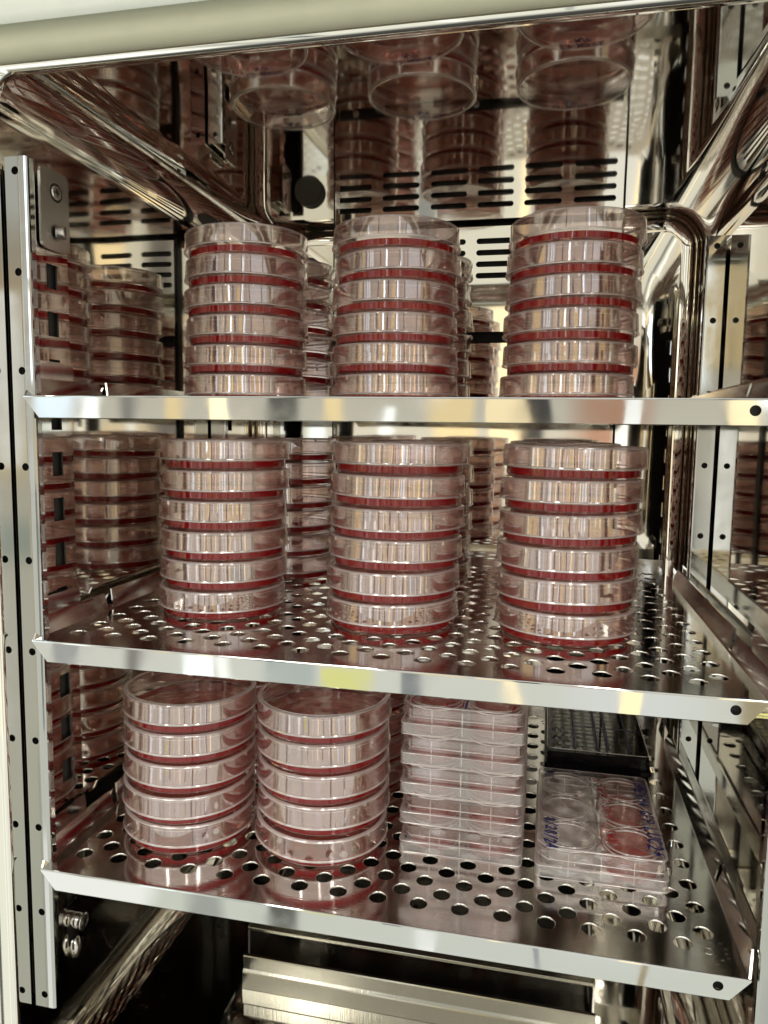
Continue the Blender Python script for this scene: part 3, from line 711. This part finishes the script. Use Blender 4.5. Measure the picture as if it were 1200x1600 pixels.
n3 = note_mesh(['GET+ P7', '4/9'], M_INKK, 19, 'c', 5.6); n4 = note_mesh(['CAP+ P8', '4/6'], M_INKK, 20, 'd', 5.6)
stack(66, 73.1, 0, 5, 'front left stack on the lowest shelf', g1, n3)
stack(159.1, 81.2, 0, 5, 'stack beside the well plates on the lowest shelf', g1, n4)
stack(64, 168, 0, 5, 'rear left stack on the lowest shelf', g1, None)
stack(157, 175, 0, 5, 'rear stack behind the well plates on the lowest shelf', g1, None)

# ------------------------------------------------------------------ six-well plates (79 x 114 footprint, 20 high)
def six_meshes():
    W, L = 79.0, 114.0
    base = MB()
    # skirt (wide foot band), then narrower wall
    def band(hw, hl, r, z0, z1, mi, inset=1.2, cap=False):
        o = rrect(-hw, hw, -hl, hl, r, 4); n = len(o)
        V = [(p[0], p[1], z0) for p in o] + [(p[0], p[1], z1) for p in o]
        base.add(V, [(i, (i+1)%n, n+(i+1)%n, n+i) for i in range(n)], mi, False)
    band(W/2, L/2, 3, 0, 7.2, 1); 
    o = rrect(-W/2, W/2, -L/2, L/2, 3, 4); i_ = rrect(-W/2+2.2, W/2-2.2, -L/2+2.2, L/2-2.2, 5, 4); n = len(o)
    base.add([(p[0], p[1], 7.2) for p in o] + [(p[0], p[1], 7.5) for p in i_], [(k, (k+1)%n, n+(k+1)%n, n+k) for k in range(n)], 2)
    band(W/2-2.2, L/2-2.2, 5, 7.5, 16.5, 0)
    base.add([(p[0], p[1], 16.5) for p in i_] + [(p[0]*0.975, p[1]*0.98, 16.5) for p in i_], [(k, (k+1)%n, n+(k+1)%n, n+k) for k in range(n)], 2)
    base.add([(p[0], p[1], 0.9) for p in i_], [list(range(n))], 1)
    # bright edges top and foot
    for z, q in ((0.1, o), (7.2, o)):
        base.tube([(p[0], p[1], z+0.3) for p in q] + [(q[0][0], q[0][1], z+0.3)], 0.4, 5, 2, False)
    # deck between the wells with rims
    cxs, cys = (-W/2+2.2+17.8, W/2-2.2-17.8), (-35.5, 0, 35.5)
    for cx in cxs:
        for cy_ in cys:
            base.lathe([(16.6, 1.2, 0), (16.8, 15.8, 3), (17.0, 16.6, 3), (17.7, 16.6, 3), (17.7, 16.0, 0)], 40, cx=cx, cy=cy_, closed=False)
            base.disc(16.6, 1.3, 40, 1, cx, cy_)
            base.lathe([(16.6, 1.4, 3), (16.0, 1.6, 3)], 40, cx=cx, cy=cy_, closed=False)
    # ribs between wells (cross webs)
    for x in (0.0,): base.box(x-0.4, x+0.4, -L/2+2.4, L/2-2.4, 1, 15.8, 0)
    for y in (-17.7, 17.7): base.box(-W/2+2.4, W/2-2.4, y-0.4, y+0.4, 1, 15.8, 0)
    for x in (-19.5, 0, 19.5):
        for s_ in (-1, 1): base.box(x-0.35, x+0.35, min(s_*(L/2-2.1), s_*(L/2-4)), max(s_*(L/2-2.1), s_*(L/2-4)), 1.0, 15.8, 2)
    lid = MB(); hw, hl = W/2-0.9, L/2-0.9
    def oct_(hw, hl, c, r):
        # chamfered front-left corner, the others rounded
        p = rrect(-hw, hw, -hl, hl, r, 5); m_ = len(p)//4
        return p[:2*m_] + [(-hw, -hl+c), (-hw+c, -hl)] + p[3*m_:]
    oo = oct_(hw, hl, 7, 5); n2_ = len(oo); ii = [(p[0]*0.965, p[1]*0.975) for p in oo]
    lid.add([(p[0], p[1], 11.6) for p in oo] + [(p[0], p[1], 19.0) for p in oo], [(k, (k+1)%n2_, n2_+(k+1)%n2_, n2_+k) for k in range(n2_)], 0)
    lid.add([(p[0], p[1], 19.0) for p in oo] + [(p[0]*0.99, p[1]*0.993, 19.7) for p in oo] + [(p[0], p[1], 19.7) for p in ii],
            [(s_*n2_+k, s_*n2_+(k+1)%n2_, (s_+1)*n2_+(k+1)%n2_, (s_+1)*n2_+k) for s_ in (0,1) for k in range(n2_)], 1)
    lid.add([(p[0], p[1], 19.2) for p in ii], [list(range(n2_))], 2)
    for z in (11.7, 19.3): lid.tube([(p[0], p[1], z) for p in oo] + [(oo[0][0], oo[0][1], z)], 0.4, 5, 1, False)
    for cx in cxs:
        for cy_ in cys: lid.lathe([(17.2, 19.0), (17.2, 18.0), (16.6, 18.0), (16.6, 19.0)], 40, 1, cx, cy_)
    return base.mesh('plate_base', [M_PLATE, M_FROST, M_RIM, M_WELLRIM]), lid.mesh('plate_lid', [M_PLATE, M_RIM, M_FLAT]), cxs, cys
B6, L6, CXS, CYS = six_meshes()
def med6():
    mb = MB(); mb.lathe([(16.4, 1.5), (16.45, 8.8)], 36, 0, closed=False); mb.disc(16.45, 8.8, 36, 1); return mb.mesh('well_medium', [M_WELLSIDE, M_WELLMED])
MED6 = med6()
def sixplate(x, y, z, label, wells, group=None, lev=1.0):
    t = link('six_well_plate', None, loc=(x, y, z), label=label, cat='well plate', group=group)
    link('plate_base', B6, t); link('plate_lid', L6, t)
    for i, cx in enumerate(CXS):
        for j, cy_ in enumerate(CYS):
            if (i, j) in wells: link('well_medium', MED6, t, loc=(cx, cy_, 0)).scale = (1, 1, lev)
    return t
ALLW = [(i, j) for i in range(2) for j in range(3)]
for k in range(5):
    t = sixplate(252.8 + random.uniform(-.4, .4), 72 + 57 + random.uniform(-.4, .4), 0.05 + 20.0*k,
             '%s clear six-well plate of the five-high stack beside the dishes' % ['bottom', 'second lowest', 'middle', 'fourth lowest', 'top'][k], ALLW, 'stacked six-well plates')
mb = MB()
writing(mb, 'CF', -34, -50, 5, 0.1, 0.7, 19.95, 0); writing(mb, 'H-1', -8, -54, 5, pi/2, 0.7, 19.95, 0)
writing(mb, '1', 29, -52, 9, 0, 0.8, 19.95, 0)
mb.obj('handwriting', [M_INKR, M_INKB], t)
mb = MB(); mb.box(1.2, 2.4, -56, -20, 19.95, 20.0); mb.obj('marker_line', M_INKB, t)
t = sixplate(340.6, 65 + 57, 0.05, 'single clear six-well plate with blue and red handwriting at the right', [(1, 0), (1, 1), (1, 2)], None, 0.62)
mb = MB()
writing(mb, 'LUC2+', 29, -18, 8.5, -pi/2, 1.45, 19.9, 0); writing(mb, 'HMZ6H4 GFP.', 29, 45, 7.2, -pi/2, 1.3, 19.9, 0)
writing(mb, '8/28/24', -33.5, -20, 6.6, -pi/2, 1.3, 19.9, 0); writing(mb, '96', -34, 50, 6.5, -pi/2, 1.0, 19.9, 0)
writing(mb, 'I-TGFB', 3, 44, 5.5, -pi/2, 0.9, 19.9, 1); writing(mb, '1-SA-I', 5, 14, 5.5, -pi/2, 0.9, 19.9, 1); writing(mb, '1WM', 4, -26, 7, -pi/2, 0.9, 19.9, 1)
mb.obj('handwriting', [M_INKB, M_INKR], t)

# ------------------------------------------------------------------ black 96-well plates behind
def well96():
    W, L = 79.0, 116.0; base = MB()
    o = rrect(-W/2, W/2, -L/2, L/2, 3, 4); n = len(o)
    i_ = rrect(-W/2+1.6, W/2-1.6, -L/2+1.6, L/2-1.6, 3, 4)
    base.add([(p[0], p[1], 0) for p in o] + [(p[0], p[1], 3.5) for p in o] + [(p[0], p[1], 3.5) for p in i_] + [(p[0], p[1], 12.8) for p in i_],
             [(s_*n+k, s_*n+(k+1)%n, (s_+1)*n+(k+1)%n, (s_+1)*n+k) for s_ in range(3) for k in range(n)], 0)
    base.add([(p[0], p[1], 12.0) for p in i_], [list(range(n))], 0)
    wells = MB(); med = MB()
    for i in range(8):
        for j in range(12):
            cx, cy_ = -29.4 + 8.4*i, -46.2 + 8.4*j
            wells.lathe([(3.45, 12.05), (3.5, 12.6), (3.75, 12.6), (3.8, 12.05)], 16, 0, cx, cy_)
            med.disc(3.1, 12.15, 12, 0, cx, cy_)
    lid = MB(); ii = rrect(-W/2+0.6, W/2-0.6, -L/2+0.6, L/2-0.6, 4, 4); jj = [(p[0]*0.97, p[1]*0.98) for p in ii]
    lid.add([(p[0], p[1], 6.5) for p in ii] + [(p[0], p[1], 14.6) for p in ii] + [(p[0], p[1], 15.2) for p in jj],
            [(s_*n+k, s_*n+(k+1)%n, (s_+1)*n+(k+1)%n, (s_+1)*n+k) for s_ in range(2) for k in range(n)], 0)
    lid.add([(p[0], p[1], 15.0) for p in jj], [list(range(n))], 0)
    lid.tube([(p[0], p[1], 15.1) for p in jj] + [(jj[0][0], jj[0][1], 15.1)], 0.3, 4, 1, False)
    return base.mesh('plate_base', M_BLACKP), wells.mesh('well_rims', M_DARKLID), med.mesh('well_medium', M_YELMED), lid.mesh('plate_lid', [M_DARKLID, M_RIM])
B9, R9, M9, L9 = well96()
for k in range(2):
    t = link('black_well_plate', None, loc=(345.5, 188+58, 0.05 + 15.6*k), cat='well plate', group='black 96-well plates',
             label='%s black 96-well plate behind the single six-well plate' % ('lower', 'upper')[k])
    link('plate_base', B9, t); link('plate_lid', L9, t)
    if k == 1:
        link('well_rims', R9, t, kind='stuff'); link('well_medium', M9, t, kind='stuff')
        mb = MB()
        for x, w in ((-16.8, 0.9), (0.4, 1.4), (8.6, 1.4), (24.5, 0.9)): mb.box(x-w/2, x+w/2, -50, 50, 15.25, 15.3)
        mb.box(-16, 24, -8, -6.6, 15.31, 15.35)
        writing(mb, '46', -34, -22, 5, 0, 0.8, 15.25); writing(mb, '28', -34, -38, 5, 0, 0.8, 15.25)
        writing(mb, '+2', 26, -12, 5, 0, 0.8, 15.25)
        mb.obj('handwriting', M_INKB, t)
